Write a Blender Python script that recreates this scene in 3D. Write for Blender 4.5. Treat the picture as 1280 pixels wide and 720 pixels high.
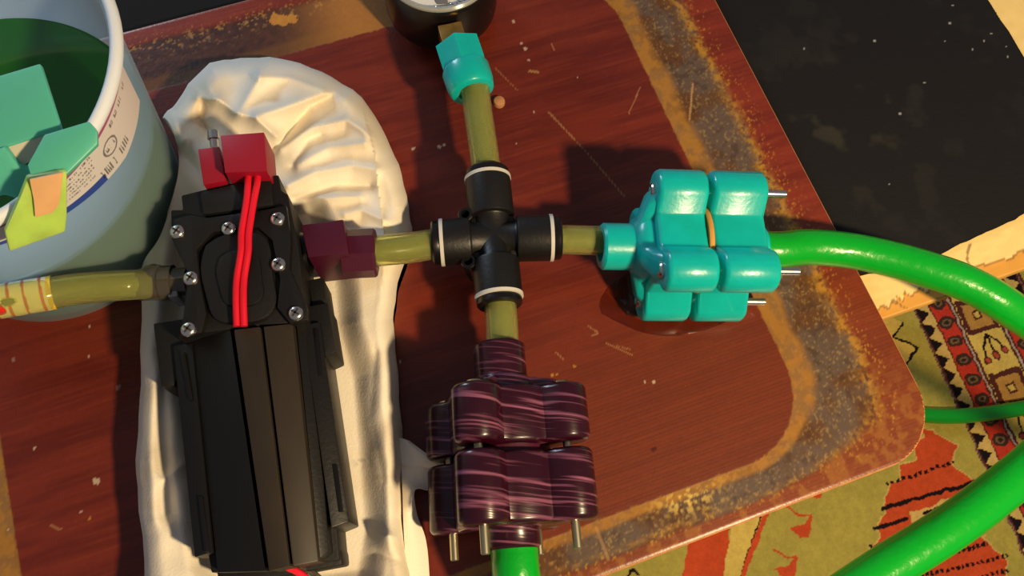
import bpy, bmesh, math, random
import numpy as np
from mathutils import Vector, Matrix
random.seed(4)
sc = bpy.context.scene
for o in list(bpy.data.objects): bpy.data.objects.remove(o)
COL = sc.collection
MM = 0.001
TOP = 0.470            # height of the board's upper face above the floor (m); z in mm below is measured from it
FZ = -470.0

# ------------------------------------------------------------------ camera
TH, RO, FPX, HC = math.radians(20), math.radians(5), 1050.0, 330.0
_r = np.array([1, 0, 0.]); _u = np.array([0, math.cos(TH), math.sin(TH)]); _b = np.cross(_r, _u)
RI = math.cos(RO)*_r + math.sin(RO)*_u
UP = -math.sin(RO)*_r + math.cos(RO)*_u
BK = _b
cam = bpy.data.cameras.new('camera'); camo = bpy.data.objects.new('camera', cam); COL.objects.link(camo)
cam.sensor_width = 36; cam.lens = 36*FPX/1280; cam.clip_start = 0.01; cam.clip_end = 50
camo.matrix_world = Matrix(((RI[0], UP[0], BK[0], 0), (RI[1], UP[1], BK[1], 0), (RI[2], UP[2], BK[2], HC*MM+TOP), (0, 0, 0, 1)))
sc.camera = camo

# ------------------------------------------------------------------ world, lamps, exposure
w = bpy.data.worlds.new('world'); sc.world = w; w.use_nodes = True
w.node_tree.nodes['Background'].inputs[0].default_value = (0.62, 0.62, 0.72, 1)
w.node_tree.nodes['Background'].inputs[1].default_value = 0.21
def area_lamp(name, loc, target, size, power, col):
    l = bpy.data.lights.new(name, 'AREA'); l.shape = 'DISK'; l.size = size; l.energy = power; l.color = col
    o = bpy.data.objects.new(name, l); COL.objects.link(o); o.location = loc
    o.rotation_euler = (Vector(target)-Vector(loc)).to_track_quat('-Z', 'Y').to_euler()
    return o
Ld = Vector((29.0, -29.8, 48.0)).normalized()
ctr = Vector((0.06, 0.09, TOP))
area_lamp('room_lamp', Vector((0.365, -0.185, TOP+0.50)), ctr, 0.045, 5.9, (1.0, 0.74, 0.42))
area_lamp('window_light', Vector((-1.05, 1.15, TOP+0.50)), Vector((-0.15, 0.15, TOP)), 0.45, 9.0, (0.66, 0.82, 1.0))
sc.view_settings.view_transform = 'Standard'; sc.view_settings.look = 'None'
sc.view_settings.gamma = 1; sc.view_settings.use_curve_mapping = False
sc.view_settings.exposure = 0.0

# ------------------------------------------------------------------ helpers
def W(px, py, z=0.0):
    """point of the place (mm) seen at photograph position px,py on the level z"""
    d = RI*(px-640) - UP*(py-360) - BK*FPX
    d = d/-d[2]
    return Vector((d[0]*(HC-z), d[1]*(HC-z), z))
def Wn(px, py, z):
    px = np.asarray(px, float); py = np.asarray(py, float); z = np.asarray(z, float)+0*px
    d = RI[None]*(px.ravel()-640)[:, None] - UP[None]*(py.ravel()-360)[:, None] - BK[None]*FPX
    d = d/-d[:, 2:3]
    return np.stack([d[:, 0]*(HC-z.ravel()), d[:, 1]*(HC-z.ravel()), z.ravel()], 1)
def srgb(r, g, b):
    f = lambda c: (c/255/12.92) if c/255 <= .04045 else ((c/255+.055)/1.055)**2.4
    return (f(r), f(g), f(b))
def mat(name, col, rough=.5, metal=0, trans=0, ior=1.45, sss=0, sssr=None, coat=0, bump=0, bscale=400, spec=.5, alpha=1, var=0, vscale=60, attr=False):
    m = bpy.data.materials.new(name); m.use_nodes = True; nt = m.node_tree; p = nt.nodes['Principled BSDF']
    I = p.inputs
    I['Base Color'].default_value = (*col, 1); I['Roughness'].default_value = rough; I['Metallic'].default_value = metal
    I['Transmission Weight'].default_value = trans; I['IOR'].default_value = ior; I['Coat Weight'].default_value = coat
    I['Specular IOR Level'].default_value = spec; I['Alpha'].default_value = alpha
    if sss:
        I['Subsurface Weight'].default_value = sss; I['Subsurface Radius'].default_value = sssr or (.6, 1, .8); I['Subsurface Scale'].default_value = 0.004
    tc = nt.nodes.new('ShaderNodeTexCoord')
    src = None
    if attr:
        a = nt.nodes.new('ShaderNodeAttribute'); a.attribute_name = 'Col'; src = a.outputs['Color']
        nt.links.new(src, I['Base Color'])
    if var:
        n = nt.nodes.new('ShaderNodeTexNoise'); n.inputs['Scale'].default_value = vscale; n.inputs['Detail'].default_value = 4
        nt.links.new(tc.outputs['Object'], n.inputs['Vector'])
        mr = nt.nodes.new('ShaderNodeMapRange'); mr.inputs['From Min'].default_value = .3; mr.inputs['From Max'].default_value = .7
        mr.inputs['To Min'].default_value = 1-var; mr.inputs['To Max'].default_value = 1+var
        nt.links.new(n.outputs['Fac'], mr.inputs['Value'])
        mx = nt.nodes.new('ShaderNodeVectorMath'); mx.operation = 'SCALE'
        if src: nt.links.new(src, mx.inputs[0])
        else: mx.inputs[0].default_value = col
        nt.links.new(mr.outputs['Result'], mx.inputs['Scale']); nt.links.new(mx.outputs[0], I['Base Color'])
    if bump:
        n = nt.nodes.new('ShaderNodeTexNoise'); n.inputs['Scale'].default_value = bscale; n.inputs['Detail'].default_value = 3
        nt.links.new(tc.outputs['Object'], n.inputs['Vector'])
        b = nt.nodes.new('ShaderNodeBump'); b.inputs['Strength'].default_value = bump; b.inputs['Distance'].default_value = .0006
        nt.links.new(n.outputs['Fac'], b.inputs['Height']); nt.links.new(b.outputs['Normal'], I['Normal'])
    return m

def catmull(pts, n=8):
    P = [Vector(p) for p in pts]; P = [P[0]*2-P[1]]+P+[P[-1]*2-P[-2]]; out = []
    for i in range(1, len(P)-2):
        a, b, c, d = P[i-1:i+3]
        for k in range(n):
            t = k/n
            out.append(.5*((2*b)+(c-a)*t+(2*a-5*b+4*c-d)*t*t+(3*b-a-3*c+d)*t**3))
    out.append(P[-2]); return out

class G:
    def __init__(s): s.bm = bmesh.new()
    def loft(s, rings, cap0=True, cap1=True, loop=False):
        V = [[s.bm.verts.new(p) for p in r] for r in rings]; n = len(V[0])
        pairs = list(zip(V[:-1], V[1:])) + ([(V[-1], V[0])] if loop else [])
        for a, b in pairs:
            for i in range(n):
                j = (i+1) % n; s.bm.faces.new((a[i], a[j], b[j], b[i]))
        if not loop:
            if cap0: s.bm.faces.new(V[0][::-1])
            if cap1: s.bm.faces.new(V[-1])
        return s
    def lathe(s, prof, M, seg=32, cap=True):
        rings = [[M @ Vector((r*math.cos(2*math.pi*i/seg), r*math.sin(2*math.pi*i/seg), h)) for i in range(seg)] for r, h in prof]
        return s.loft(rings, cap, cap)
    def tube(s, pts, r, seg=20, cap=True):
        pts = [Vector(p) for p in pts]; rings = []
        t = (pts[1]-pts[0]).normalized(); nrm = t.orthogonal().normalized()
        for i, p in enumerate(pts):
            t = (pts[min(i+1, len(pts)-1)]-pts[max(i-1, 0)]).normalized()
            nrm = (nrm-t*nrm.dot(t)).normalized(); bn = t.cross(nrm)
            rr = r[i] if isinstance(r, (list, tuple)) else r
            rings.append([p+rr*(math.cos(2*math.pi*k/seg)*nrm+math.sin(2*math.pi*k/seg)*bn) for k in range(seg)])
        return s.loft(rings, cap, cap)
    def hull(s, bot, top, bev=0, seg=2):
        """prism between two matching outlines"""
        n = len(bot); tmp = bmesh.new()
        B = [tmp.verts.new(p) for p in bot]; T = [tmp.verts.new(p) for p in top]
        tmp.faces.new(B[::-1]); tmp.faces.new(T)
        for i in range(n):
            j = (i+1) % n; tmp.faces.new((B[i], B[j], T[j], T[i]))
        bmesh.ops.recalc_face_normals(tmp, faces=tmp.faces)
        if bev: bmesh.ops.bevel(tmp, geom=list(tmp.edges), offset=bev, segments=seg, affect='EDGES', profile=.6, clamp_overlap=True)
        me = bpy.data.meshes.new('t'); tmp.to_mesh(me); s.bm.from_mesh(me); bpy.data.meshes.remove(me); tmp.free()
        return s
    def prism(s, poly, z0, z1, bev=0, M=None, seg=2):
        M = M or Matrix()
        return s.hull([M @ Vector((x, y, z0)) for x, y in poly], [M @ Vector((x, y, z1)) for x, y in poly], bev, seg)
    def pxprism(s, poly, z1, z0, bev=.6, grow=0):
        P = [W(x, y, z1) for x, y in poly]
        return s.hull([Vector((p.x, p.y, z0)) for p in P], P, bev)
    def box(s, c, size, bev=0, M=None):
        x, y, z = c; a, b, h = [q/2 for q in size]
        return s.prism([(x-a, y-b), (x+a, y-b), (x+a, y+b), (x-a, y+b)], z-h, z+h, bev, M)
    def slab(s, pts, th, bev=.5):
        """px outline with own height per corner, given a thickness"""
        P = [W(*p) for p in pts]; n = Vector((0, 0, 0))
        for i in range(1, len(P)-1): n += (P[i]-P[0]).cross(P[i+1]-P[0])
        n.normalize()
        if n.z < 0: n = -n
        return s.hull([p-n*th for p in P], P, bev)

LOC = {}
def finish(name, me, m, parent, loc, smooth):
    o = bpy.data.objects.new(name, me); COL.objects.link(o)
    if m: me.materials.append(m)
    if smooth and len(me.polygons):
        me.shade_smooth(); me.set_sharp_from_angle(angle=math.radians(smooth))
    if parent: o.parent = parent; LOC[o.name] = LOC[parent.name]
    else: o.location = loc; LOC[o.name] = loc
    return o
def w2l(p, loc): return Vector((p[0]*MM-loc[0], p[1]*MM-loc[1], p[2]*MM+TOP-loc[2]))
def obj(name, g, m, parent=None, smooth=35, base=None):
    bm = g.bm
    bmesh.ops.recalc_face_normals(bm, faces=bm.faces)
    if parent: loc = LOC[parent.name]
    else:
        if base is None:
            xs = [v.co for v in bm.verts]; mn = [min(v[k] for v in xs) for k in range(3)]; mxx = [max(v[k] for v in xs) for k in range(3)]
            base = ((mn[0]+mxx[0])/2, (mn[1]+mxx[1])/2, mn[2])
        loc = Vector((base[0]*MM, base[1]*MM, base[2]*MM+TOP))
    for v in bm.verts: v.co = w2l(v.co, loc)
    me = bpy.data.meshes.new(name); bm.to_mesh(me); bm.free()
    return finish(name, me, m, parent, loc, smooth)
def npobj(name, verts, quads, m, cols=None, parent=None, base=(0, 0, 0), smooth=40):
    loc = LOC[parent.name] if parent else Vector((base[0]*MM, base[1]*MM, base[2]*MM+TOP))
    v = np.asarray(verts, float)*MM; v[:, 2] += TOP; v -= np.array(loc)[None]
    me = bpy.data.meshes.new(name); q = np.asarray(quads, np.int32)
    me.vertices.add(len(v)); me.vertices.foreach_set('co', v.astype(np.float32).ravel())
    me.loops.add(q.size); me.loops.foreach_set('vertex_index', q.ravel())
    me.polygons.add(len(q)); me.polygons.foreach_set('loop_start', np.arange(0, q.size, 4, dtype=np.int32))
    me.polygons.foreach_set('loop_total', np.full(len(q), 4, np.int32))
    me.update(calc_edges=True); me.validate()
    if cols is not None:
        a = me.color_attributes.new('Col', 'FLOAT_COLOR', 'POINT')
        c = np.ones((len(v), 4), np.float32); c[:, :3] = cols; a.data.foreach_set('color', c.ravel())
    return finish(name, me, m, parent, loc, smooth)
def thing(name, base, label, cat, group=None):
    o = bpy.data.objects.new(name, None); COL.objects.link(o); o.empty_display_size = .02
    loc = Vector((base[0]*MM, base[1]*MM, base[2]*MM+TOP)); o.location = loc; LOC[o.name] = loc
    o['label'] = label; o['category'] = cat
    if group: o['group'] = group
    return o
def tag(o, label, cat, group=None):
    o['label'] = label; o['category'] = cat
    if group: o['group'] = group
    return o
def frame(o, x=None, z=None, y=None):
    """matrix with origin o; give two axes"""
    if x is not None:
        x = Vector(x).normalized(); z = Vector(z); z = (z-x*z.dot(x)).normalized(); y = z.cross(x)
    else:
        z = Vector(z).normalized(); x = z.orthogonal().normalized(); y = z.cross(x)
    M = Matrix((x, y, z)).transposed().to_4x4(); M.translation = Vector(o); return M

# numpy noise and shapes
_rng = np.random.default_rng(7); _T = _rng.random((256, 256))
def vnoise(x, y):
    xi = np.floor(x).astype(int); yi = np.floor(y).astype(int); fx = x-xi; fy = y-yi
    fx = fx*fx*(3-2*fx); fy = fy*fy*(3-2*fy)
    t = lambda a, b: _T[a % 256, b % 256]
    return (t(xi, yi)*(1-fx)+t(xi+1, yi)*fx)*(1-fy)+(t(xi, yi+1)*(1-fx)+t(xi+1, yi+1)*fx)*fy
def fbm(x, y, o=4):
    s = 0; a = .5; n = 0
    for k in range(o): s = s+a*vnoise(x*2**k+17*k, y*2**k+31*k); n += a; a *= .5
    return s/n
def sst(x, a, b):
    t = np.clip((x-a)/(b-a), 0, 1); return t*t*(3-2*t)
def inpoly(x, y, P):
    r = np.zeros(x.shape, bool); n = len(P)
    for i in range(n):
        x0, y0 = P[i][:2]; x1, y1 = P[(i+1) % n][:2]
        if y0 == y1: continue
        c = ((y0 > y) != (y1 > y)) & (x < (x1-x0)*(y-y0)/(y1-y0)+x0); r ^= c
    return r
def dseg(x, y, P, closed=False):
    d = np.full(x.shape, 1e9); L = list(P)+([P[0]] if closed else [])
    for (x0, y0), (x1, y1) in zip([p[:2] for p in L[:-1]], [p[:2] for p in L[1:]]):
        dx, dy = x1-x0, y1-y0; t = np.clip(((x-x0)*dx+(y-y0)*dy)/(dx*dx+dy*dy+1e-9), 0, 1)
        d = np.minimum(d, np.hypot(x-x0-t*dx, y-y0-t*dy))
    return d
def mixc(c, m, col): return c*(1-m[..., None])+np.array(col)*m[..., None]
def gridq(nx, ny):
    i = np.arange(nx-1)[:, None]*ny+np.arange(ny-1)[None]
    return np.stack([i, i+ny, i+ny+1, i+1], -1).reshape(-1, 4)
def rrect(x, y, a0, a1, b0, b1, r):
    cx, cy, hx, hy = (a0+a1)/2, (b0+b1)/2, (a1-a0)/2-r, (b1-b0)/2-r
    qx = np.abs(x-cx)-hx; qy = np.abs(y-cy)-hy
    return np.hypot(np.maximum(qx, 0), np.maximum(qy, 0))+np.minimum(np.maximum(qx, qy), 0)-r

# ------------------------------------------------------------------ materials
M = {}
M['board'] = mat('board_laminate', (.3, .06, .03), .33, attr=True, bump=.12, bscale=900)
M['board_core'] = mat('board_fibre_edge', srgb(190, 130, 80), .7, var=.15, vscale=300)
M['rug'] = mat('woven_rug', (.5, .4, .1), .95, attr=True, bump=1.0, bscale=420, spec=.1, var=.10, vscale=160)
M['paint'] = mat('worn_stool_paint', (.6, .5, .3), .6, attr=True, bump=.15, bscale=300)
M['stoolwood'] = mat('stool_wood', srgb(215, 165, 85), .6, var=.12, vscale=80)
M['mat'] = mat('black_leathercloth', (.012, .012, .014), .6, spec=.3, attr=True, bump=.25, bscale=500)
M['sheet'] = mat('black_sheet_back', (.008, .0078, .009), .8, bump=.2, bscale=500, spec=.2)
M['floorwood'] = mat('floor_boards', srgb(120, 80, 50), .6, var=.2, vscale=8)
M['cloth'] = mat('cotton_cloth', (.7, .66, .6), .9, attr=True, bump=.25, bscale=1100, spec=.2)
M['black'] = mat('black_plastic', (.006, .0055, .005), .45, bump=.15, bscale=700)
M['blackmatt'] = mat('matt_black_plastic', (.005, .0045, .0045), .58, bump=.2, bscale=600)
M['facet'] = mat('lit_facet_grey', (.030, .022, .014), .5, var=.12, vscale=60)  # motor facets turned to the light, their brightness put into the colour
M['blackgloss'] = mat('gloss_black', (.006, .005, .005), .3)
M['chrome'] = mat('bright_steel', (.78, .74, .68), .22, metal=1)
M['recess'] = mat('screw_recess', (.04, .035, .03), .6)
M['brass'] = mat('brass', (.72, .42, .10), .3, metal=1, var=.2, vscale=200)
M['goldbolt'] = mat('yellowed_bolt', (.62, .56, .36), .35, metal=1)
M['ring'] = mat('grey_white_ring', (.62, .60, .54), .4)
TEAL = srgb(4, 182, 178)
M['teal'] = mat('teal_resin', TEAL, .30, sss=.55, sssr=(.2, 1, .9), coat=.25, bump=.12, bscale=600, var=.06, vscale=120)
M['tealclip'] = mat('pale_teal_plastic', srgb(95, 200, 175), .4, sss=.4, trans=.12, bump=.1, bscale=300)
M['lime'] = mat('lime_green_plastic', srgb(170, 205, 90), .45, sss=.4, var=.15, vscale=120)
M['tan'] = mat('tan_highlight', srgb(225, 175, 120), .5, var=.1, vscale=100)  # yellowish highlight on the clip foot, painted as a colour
M['card'] = mat('off_white_card', srgb(205, 200, 180), .7)
M['hose'] = mat('green_hose', srgb(0, 165, 35), .28, coat=.4, bump=.5, bscale=260)
M['tubewall'] = mat('clear_tube_wall', (.80, .82, .30), .12, trans=.85, ior=1.25)
M['tubecore'] = mat('olive_water', (.105, .135, .008), .3, sss=.3, sssr=(1, 1, .2))
M['glass'] = mat('clear_lens', (1, 1, 1), .02, trans=1, ior=1.3)
M['dial'] = mat('white_dial', (.86, .86, .82), .5)
M['ink'] = mat('dial_ink', (.16, .16, .18), .6)
M['red'] = mat('dark_red_plastic', srgb(150, 10, 38), .5, bump=.1, bscale=500)
M['wine'] = mat('wine_plastic', srgb(70, 10, 38), .45, bump=.15, bscale=500)
M['wire'] = mat('red_wire', srgb(225, 22, 48), .4)
M['bucket'] = mat('translucent_bucket', (.72, .84, .93), .38, trans=.45, ior=1.2, sss=.2, sssr=(1, 1, 1))
nt = M['bucket'].node_tree; p = nt.nodes['Principled BSDF']; p.inputs['Transmission Weight'].default_value = 0; p.inputs['Subsurface Weight'].default_value = 0
p.inputs['Base Color'].default_value = (.78, .88, .95, 1)
tr = nt.nodes.new('ShaderNodeBsdfTransparent'); tr.inputs[0].default_value = (.86, .95, .98, 1)
tl = nt.nodes.new('ShaderNodeBsdfTranslucent'); tl.inputs[0].default_value = (.82, .92, .98, 1)
mx1 = nt.nodes.new('ShaderNodeMixShader'); mx1.inputs[0].default_value = .74; mx2 = nt.nodes.new('ShaderNodeMixShader'); mx2.inputs[0].default_value = .58
nt.links.new(p.outputs[0], mx1.inputs[1]); nt.links.new(tl.outputs[0], mx1.inputs[2]); nt.links.new(mx1.outputs[0], mx2.inputs[1]); nt.links.new(tr.outputs[0], mx2.inputs[2])
nt.links.new(mx2.outputs[0], nt.nodes['Material Output'].inputs['Surface'])
M['liquid'] = mat('green_water', (.010, .105, .010), .06, sss=.0, spec=.6)
M['rim'] = mat('pale_bucket_rim', (.80, .88, .98), .35, sss=.2, sssr=(1, 1, 1))
M['label'] = mat('printed_label', (1, 1, 1), .5, attr=True)
M['smoke'] = mat('smoky_plastic', (.10, .085, .06), .15, trans=.4, coat=.6)
M['clear'] = mat('milky_clear_plastic', (.6, .62, .58), .2, trans=.5)
M['puddle'] = mat('clear_spill', (.9, .7, .6), .03, trans=1, ior=1.33)
M['glue'] = mat('dried_glue', srgb(220, 160, 110), .35, trans=.3, sss=.3)
M['strip'] = mat('amber_gasket', srgb(205, 150, 70), .6, bump=.2)
M['sticker'] = mat('cream_sticker', (1, 1, 1), .35, attr=True)
M['redcap'] = mat('bright_red_plastic', srgb(230, 40, 20), .4)

nt = M['glass'].node_tree; tr = nt.nodes.new('ShaderNodeBsdfTransparent'); gl = nt.nodes.new('ShaderNodeBsdfGlossy'); gl.inputs['Roughness'].default_value = .03
mx1 = nt.nodes.new('ShaderNodeMixShader'); mx1.inputs[0].default_value = .05; nt.links.new(tr.outputs[0], mx1.inputs[1]); nt.links.new(gl.outputs[0], mx1.inputs[2]); nt.links.new(mx1.outputs[0], nt.nodes['Material Output'].inputs['Surface'])
# purple resin with pale layer lines
m = mat('purple_resin', (.05, .01, .03), .28, sss=.15, sssr=(1.6, .1, .25), coat=.15); M['purple'] = m
nt = m.node_tree; p = nt.nodes['Principled BSDF']; tc = nt.nodes.new('ShaderNodeTexCoord'); mp = nt.nodes.new('ShaderNodeMapping')
mp.inputs['Scale'].default_value = (30, 700, 30); mp.inputs['Rotation'].default_value = (0, 0, math.radians(-8))
n = nt.nodes.new('ShaderNodeTexNoise'); n.inputs['Scale'].default_value = 1; n.inputs['Detail'].default_value = 2
cr = nt.nodes.new('ShaderNodeValToRGB'); cr.color_ramp.elements[0].position = .54; cr.color_ramp.elements[0].color = (*srgb(44, 6, 22), 1)
cr.color_ramp.elements[1].position = .80; cr.color_ramp.elements[1].color = (*srgb(160, 96, 124), 1)
nt.links.new(tc.outputs['Object'], mp.inputs[0]); nt.links.new(mp.outputs[0], n.inputs['Vector']); nt.links.new(n.outputs['Fac'], cr.inputs[0]); nt.links.new(cr.outputs[0], p.inputs['Base Color'])
bp = nt.nodes.new('ShaderNodeBump'); bp.inputs['Strength'].default_value = .3; bp.inputs['Distance'].default_value = .0004
nt.links.new(n.outputs['Fac'], bp.inputs['Height']); nt.links.new(bp.outputs['Normal'], p.inputs['Normal'])

# ------------------------------------------------------------------ setting: floor, rug
fg = G(); fg.box((0, 300, FZ-13), (3600, 3000, 20)); f = obj('floor', fg, M['floorwood'], smooth=0); f['kind'] = 'structure'

def build_rug():
    xs = np.concatenate([np.linspace(-900, -120, 40)[:-1], np.arange(-120, 560, 1.15), np.linspace(560, 1000, 30)[1:]])
    ys = np.concatenate([np.linspace(-800, -345, 20)[:-1], np.arange(-345, 430, 1.15), np.linspace(430, 1000, 30)[1:]])
    X, Y = np.meshgrid(xs, ys, indexing='ij')
    X0, Y0 = X, Y
    wob = 1.6
    X = X0+wob*(fbm(X0/6, Y0/6, 2)-.5)*2; Y = Y0+wob*(fbm(X0/6+50, Y0/6+9, 2)-.5)*2
    C = np.zeros(X.shape+(3,))
    OL, BR, RED, CR, BL, ORG, YEL = srgb(186, 170, 78), srgb(92, 48, 40), srgb(205, 62, 44), srgb(222, 186, 104), srgb(34, 26, 28), srgb(214, 84, 44), srgb(228, 196, 96)
    C[:] = OL
    T = lambda pts: [tuple(W(a, b, FZ)[:2]) for a, b in pts]
    one = np.ones(X.shape)
    def fill(P, col, soft=None):
        nonlocal C; mk = inpoly(X, Y, T(P)).astype(float); C = mixc(C, mk, col)
    def line(P, wd, col, dash=0):
        nonlocal C; Q = T(P); d = dseg(X, Y, Q); mk = (d < wd/2)
        if dash:
            a = Vector(Q[0]); b = Vector(Q[-1]); u = (b-a).normalized(); s = (X-a.x)*u.x+(Y-a.y)*u.y; mk &= (np.mod(s, dash) < dash*.62)
        C = mixc(C, mk.astype(float), col)
    # yellow ground left of the zig-zag
    z = [(1128, 404), (1116, 420), (1146, 434), (1129, 461), (1140, 480), (1134, 487)]
    fill([(1080, 380)]+z+[(1120, 520), (1080, 480)], YEL); line(z, 2.6, BL)
    # lower medallion
    med = [(1150, 536), (1165, 536), (1177, 546), (1197, 556), (1190, 578), (1192, 582), (1224, 606), (1217, 615), (1205, 640), (1205, 655), (1232, 668), (1228, 672), (1260, 702), (1255, 722), (1260, 760), (1120, 770), (1100, 735), (1087, 704), (1085, 686), (1100, 672), (1097, 655), (1108, 640), (1104, 632), (1112, 605), (1126, 600), (1123, 580), (1145, 576), (1142, 562), (1140, 556), (1155, 546)]
    fill(med, ORG); line(med+[med[0]], 1.2, CR)
    fill([(1136, 640), (1170, 632), (1180, 622), (1197, 622), (1195, 640), (1160, 666), (1142, 660)], CR)
    for P, dd in [([(1106, 606), (1190, 578)], 6), ([(1102, 636), (1220, 602)], 0), ([(1092, 661), (1134, 648)], 0), ([(1156, 641), (1173, 636)], 0), ([(1199, 630), (1210, 623)], 0), ([(1087, 684), (1146, 664)], 5), ([(1090, 702), (1130, 690)], 0), ([(1140, 706), (1232, 680)], 5), ([(1150, 720), (1258, 695)], 5), ([(1190, 690), (1230, 680)], 5), ([(1190, 735), (1258, 712)], 5)]:
        line(P, 3.4, BL, dd)
    # small squiggles and an upper strip
    for ox, oy in ((0, 0), (-18, 52), (-36, 104)):
        fill([(985+ox, 659+oy), (1006+ox, 655+oy), (1012+ox, 644+oy), (1016+ox, 646+oy), (1010+ox, 672+oy), (1000+ox, 672+oy)], ORG); line([(985+ox, 634+oy), (1000+ox, 645+oy), (1013+ox, 645+oy)], 2.2, ORG)
    fill([(1015, 621), (1029, 614), (1026, 622), (1020, 625)], ORG)
    line([(958, 640), (925, 728)], 4.5, ORG); line([(950, 645), (920, 728)], 3, BL)
    fill([(862, 676), (912, 655), (910, 700), (906, 740), (850, 740), (856, 700)], ORG)
    fill([(916, 652), (950, 645), (922, 728), (900, 740)], YEL)
    line([(775, 730), (790, 712), (800, 718)], 2.4, BL)
    # border band: along s, across t
    a = W(1150, 406, FZ); b = W(1242, 612, FZ); u = (b-a).normalized(); v = Vector((-u.y, u.x, 0))
    if (W(1250, 450, FZ)-a).dot(v) < 0: v = -v
    s = (X-a.x)*u.x+(Y-a.y)*u.y; t = (X-a.x)*v.x+(Y-a.y)*v.y
    def put(mk, col):
        nonlocal C; C = mixc(C, mk.astype(float), col)
    def strip(t0, t1, sgn=1):
        w_ = t1-t0
        tt = (t-t0) if sgn > 0 else (t1-t)
        inside = (t > t0) & (t < t1)
        put(inside & (tt < 3), BR); put(inside & (tt < 1.4) & (tt > .4), srgb(150, 110, 100))
        put(inside & (tt >= 3) & (tt < 17), CR)
        ph = np.mod(s, 16.2)/16.2
        put(inside & (tt >= 3) & (tt < 3+11*(1-np.abs(ph-.45)*2.1)), BL)
        put(inside & (tt >= 17) & (tt < 38), RED); put(inside & (np.abs(tt-17.3) < .8), BR)
        ph = (np.mod(s+6, 20.5)-10.25); e = np.hypot(ph/6.2, (tt-27.5)/8.5)
        put(inside & (e < 1), srgb(70, 48, 40)); put(inside & (e < .55), srgb(120, 98, 66)); put(inside & (e < .3), srgb(60, 40, 35))
        put(inside & (tt > 36.5), BR); put(inside & (tt > 38.6) & (tt < 40.6), srgb(190, 170, 150))
    strip(0, 43)
    mid = (t >= 43) & (t < 80); put(mid, YEL); tm = t-61.5
    ph = np.mod(s+15, 78)-39                    # square cells alternate with cherries
    q = np.maximum(np.abs(ph+19), np.abs(tm))
    put(mid & (q < 18), BR); put(mid & (q < 13), srgb(196, 146, 72)); put(mid & (q < 5), BR); put(mid & (q < 3), YEL)
    for dx, r0, l in ((-11, 34, 0), (0, 31, 1), (11, 27, 2)):
        yy = r0-6+0
        dd = np.hypot(ph-yy, tm-dx*1.0); 
        st = dseg(ph, tm, [(2, -1), ((2+yy)/2-1, dx*.75), (yy, dx)])
        put(mid & (st < 1.1), BL); put(mid & (dd < 4.3), BR); put(mid & (dd < 2.7), srgb(190, 80, 60))
    strip(80, 123, -1)
    put((t >= 123) & (t < 126), BR)
    rest = t >= 126
    put(rest, OL); put(rest & (np.mod(s, 60) < 8), RED)
    C *= (.90+.2*fbm(X0/1.3, Y0/1.3, 2))[..., None]
    C *= (.92+.22*fbm(X0/30, Y0/30, 3))[..., None]
    Z = FZ+.6*(fbm(X0/2, Y0/2, 2)-.5)+.5
    V = np.stack([X0, Y0, Z], -1).reshape(-1, 3)
    rug = thing('rug', (100, 0, FZ-3), 'patterned woven rug with olive, red and black motifs on the floor', 'rug')
    npobj('pile', V, gridq(len(xs), len(ys)), M['rug'], C.reshape(-1, 3), rug, smooth=0)
    g = G(); g.box((50, 100, FZ-1.8), (1900, 1800, 2.4)); obj('backing', g, M['card'], rug, 0)
build_rug()

# ------------------------------------------------------------------ stool
E1 = Vector((math.cos(math.radians(24.3)), math.sin(math.radians(24.3)), 0)); E2 = Vector((-E1.y, E1.x, 0))
ZS = -6.2
fe = W(1096, 401, ZS)                                          # a point of the front edge
def S(a, b, z): return fe+E1*a+E2*b+Vector((0, 0, z-ZS))
stool = thing('stool', (150, 280, FZ), 'pale cream painted wooden stool with worn front edge under the black sheet', 'stool')
A0, A1, B0, B1 = -430, 260, 0, 390
g = G(); g.hull([S(A0, 0, ZS-7.5), S(A1, 0, ZS-7.5), S(A1, B1, ZS-7.5), S(A0, B1, ZS-7.5)], [S(A0, 0, ZS-.4), S(A1, 0, ZS-.4), S(A1, B1, ZS-.4), S(A0, B1, ZS-.4)], .8)
obj('seat_slab', g, M['stoolwood'], stool)
xs = np.concatenate([np.linspace(A0+.6, -30, 40)[:-1], np.arange(-30, 160, .9), np.linspace(160, A1-.6, 20)]); ys = np.concatenate([np.arange(.6, 60, .9), np.linspace(60, B1-.6, 80)])
X, Y = np.meshgrid(xs, ys, indexing='ij')
edge = 2.5+4*fbm(X/7, Y*0+3, 3)+2.6*(np.abs(np.mod(X+4*vnoise(X/5, X*0), 5.2)-2.6)/2.6)*(X < 30)+3*sst(X, 30, 40)-.5
bare = sst(Y, edge-.5, edge+.5)
C = np.zeros(X.shape+(3,)); C[:] = srgb(214, 154, 66); C = mixc(C, bare, srgb(238, 208, 134))
C = mixc(C, .8*(np.abs(Y-edge) < .5), srgb(130, 86, 40))
crk = (dseg(X, Y, [(2, 27), (22, 30), (38, 34)]) < .35) | (dseg(X, Y, [(28, 10), (38, 31)]) < .3) | (dseg(X, Y, [(52, -1), (51, 12), (56, 18)]) < .6) | (dseg(X, Y, [(11, 6), (16, -1)]) < .4)
C = mixc(C, .75*crk, srgb(120, 84, 50)); C *= (.9+.2*fbm(X/5, Y/2, 3))[..., None]
P = np.array(fe)[None]+X.reshape(-1, 1)*np.array(E1)+Y.reshape(-1, 1)*np.array(E2); P[:, 2] = ZS+.35*bare.ravel()
npobj('worn_paint', P, gridq(len(xs), len(ys)), M['paint'], C.reshape(-1, 3), stool)
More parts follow.
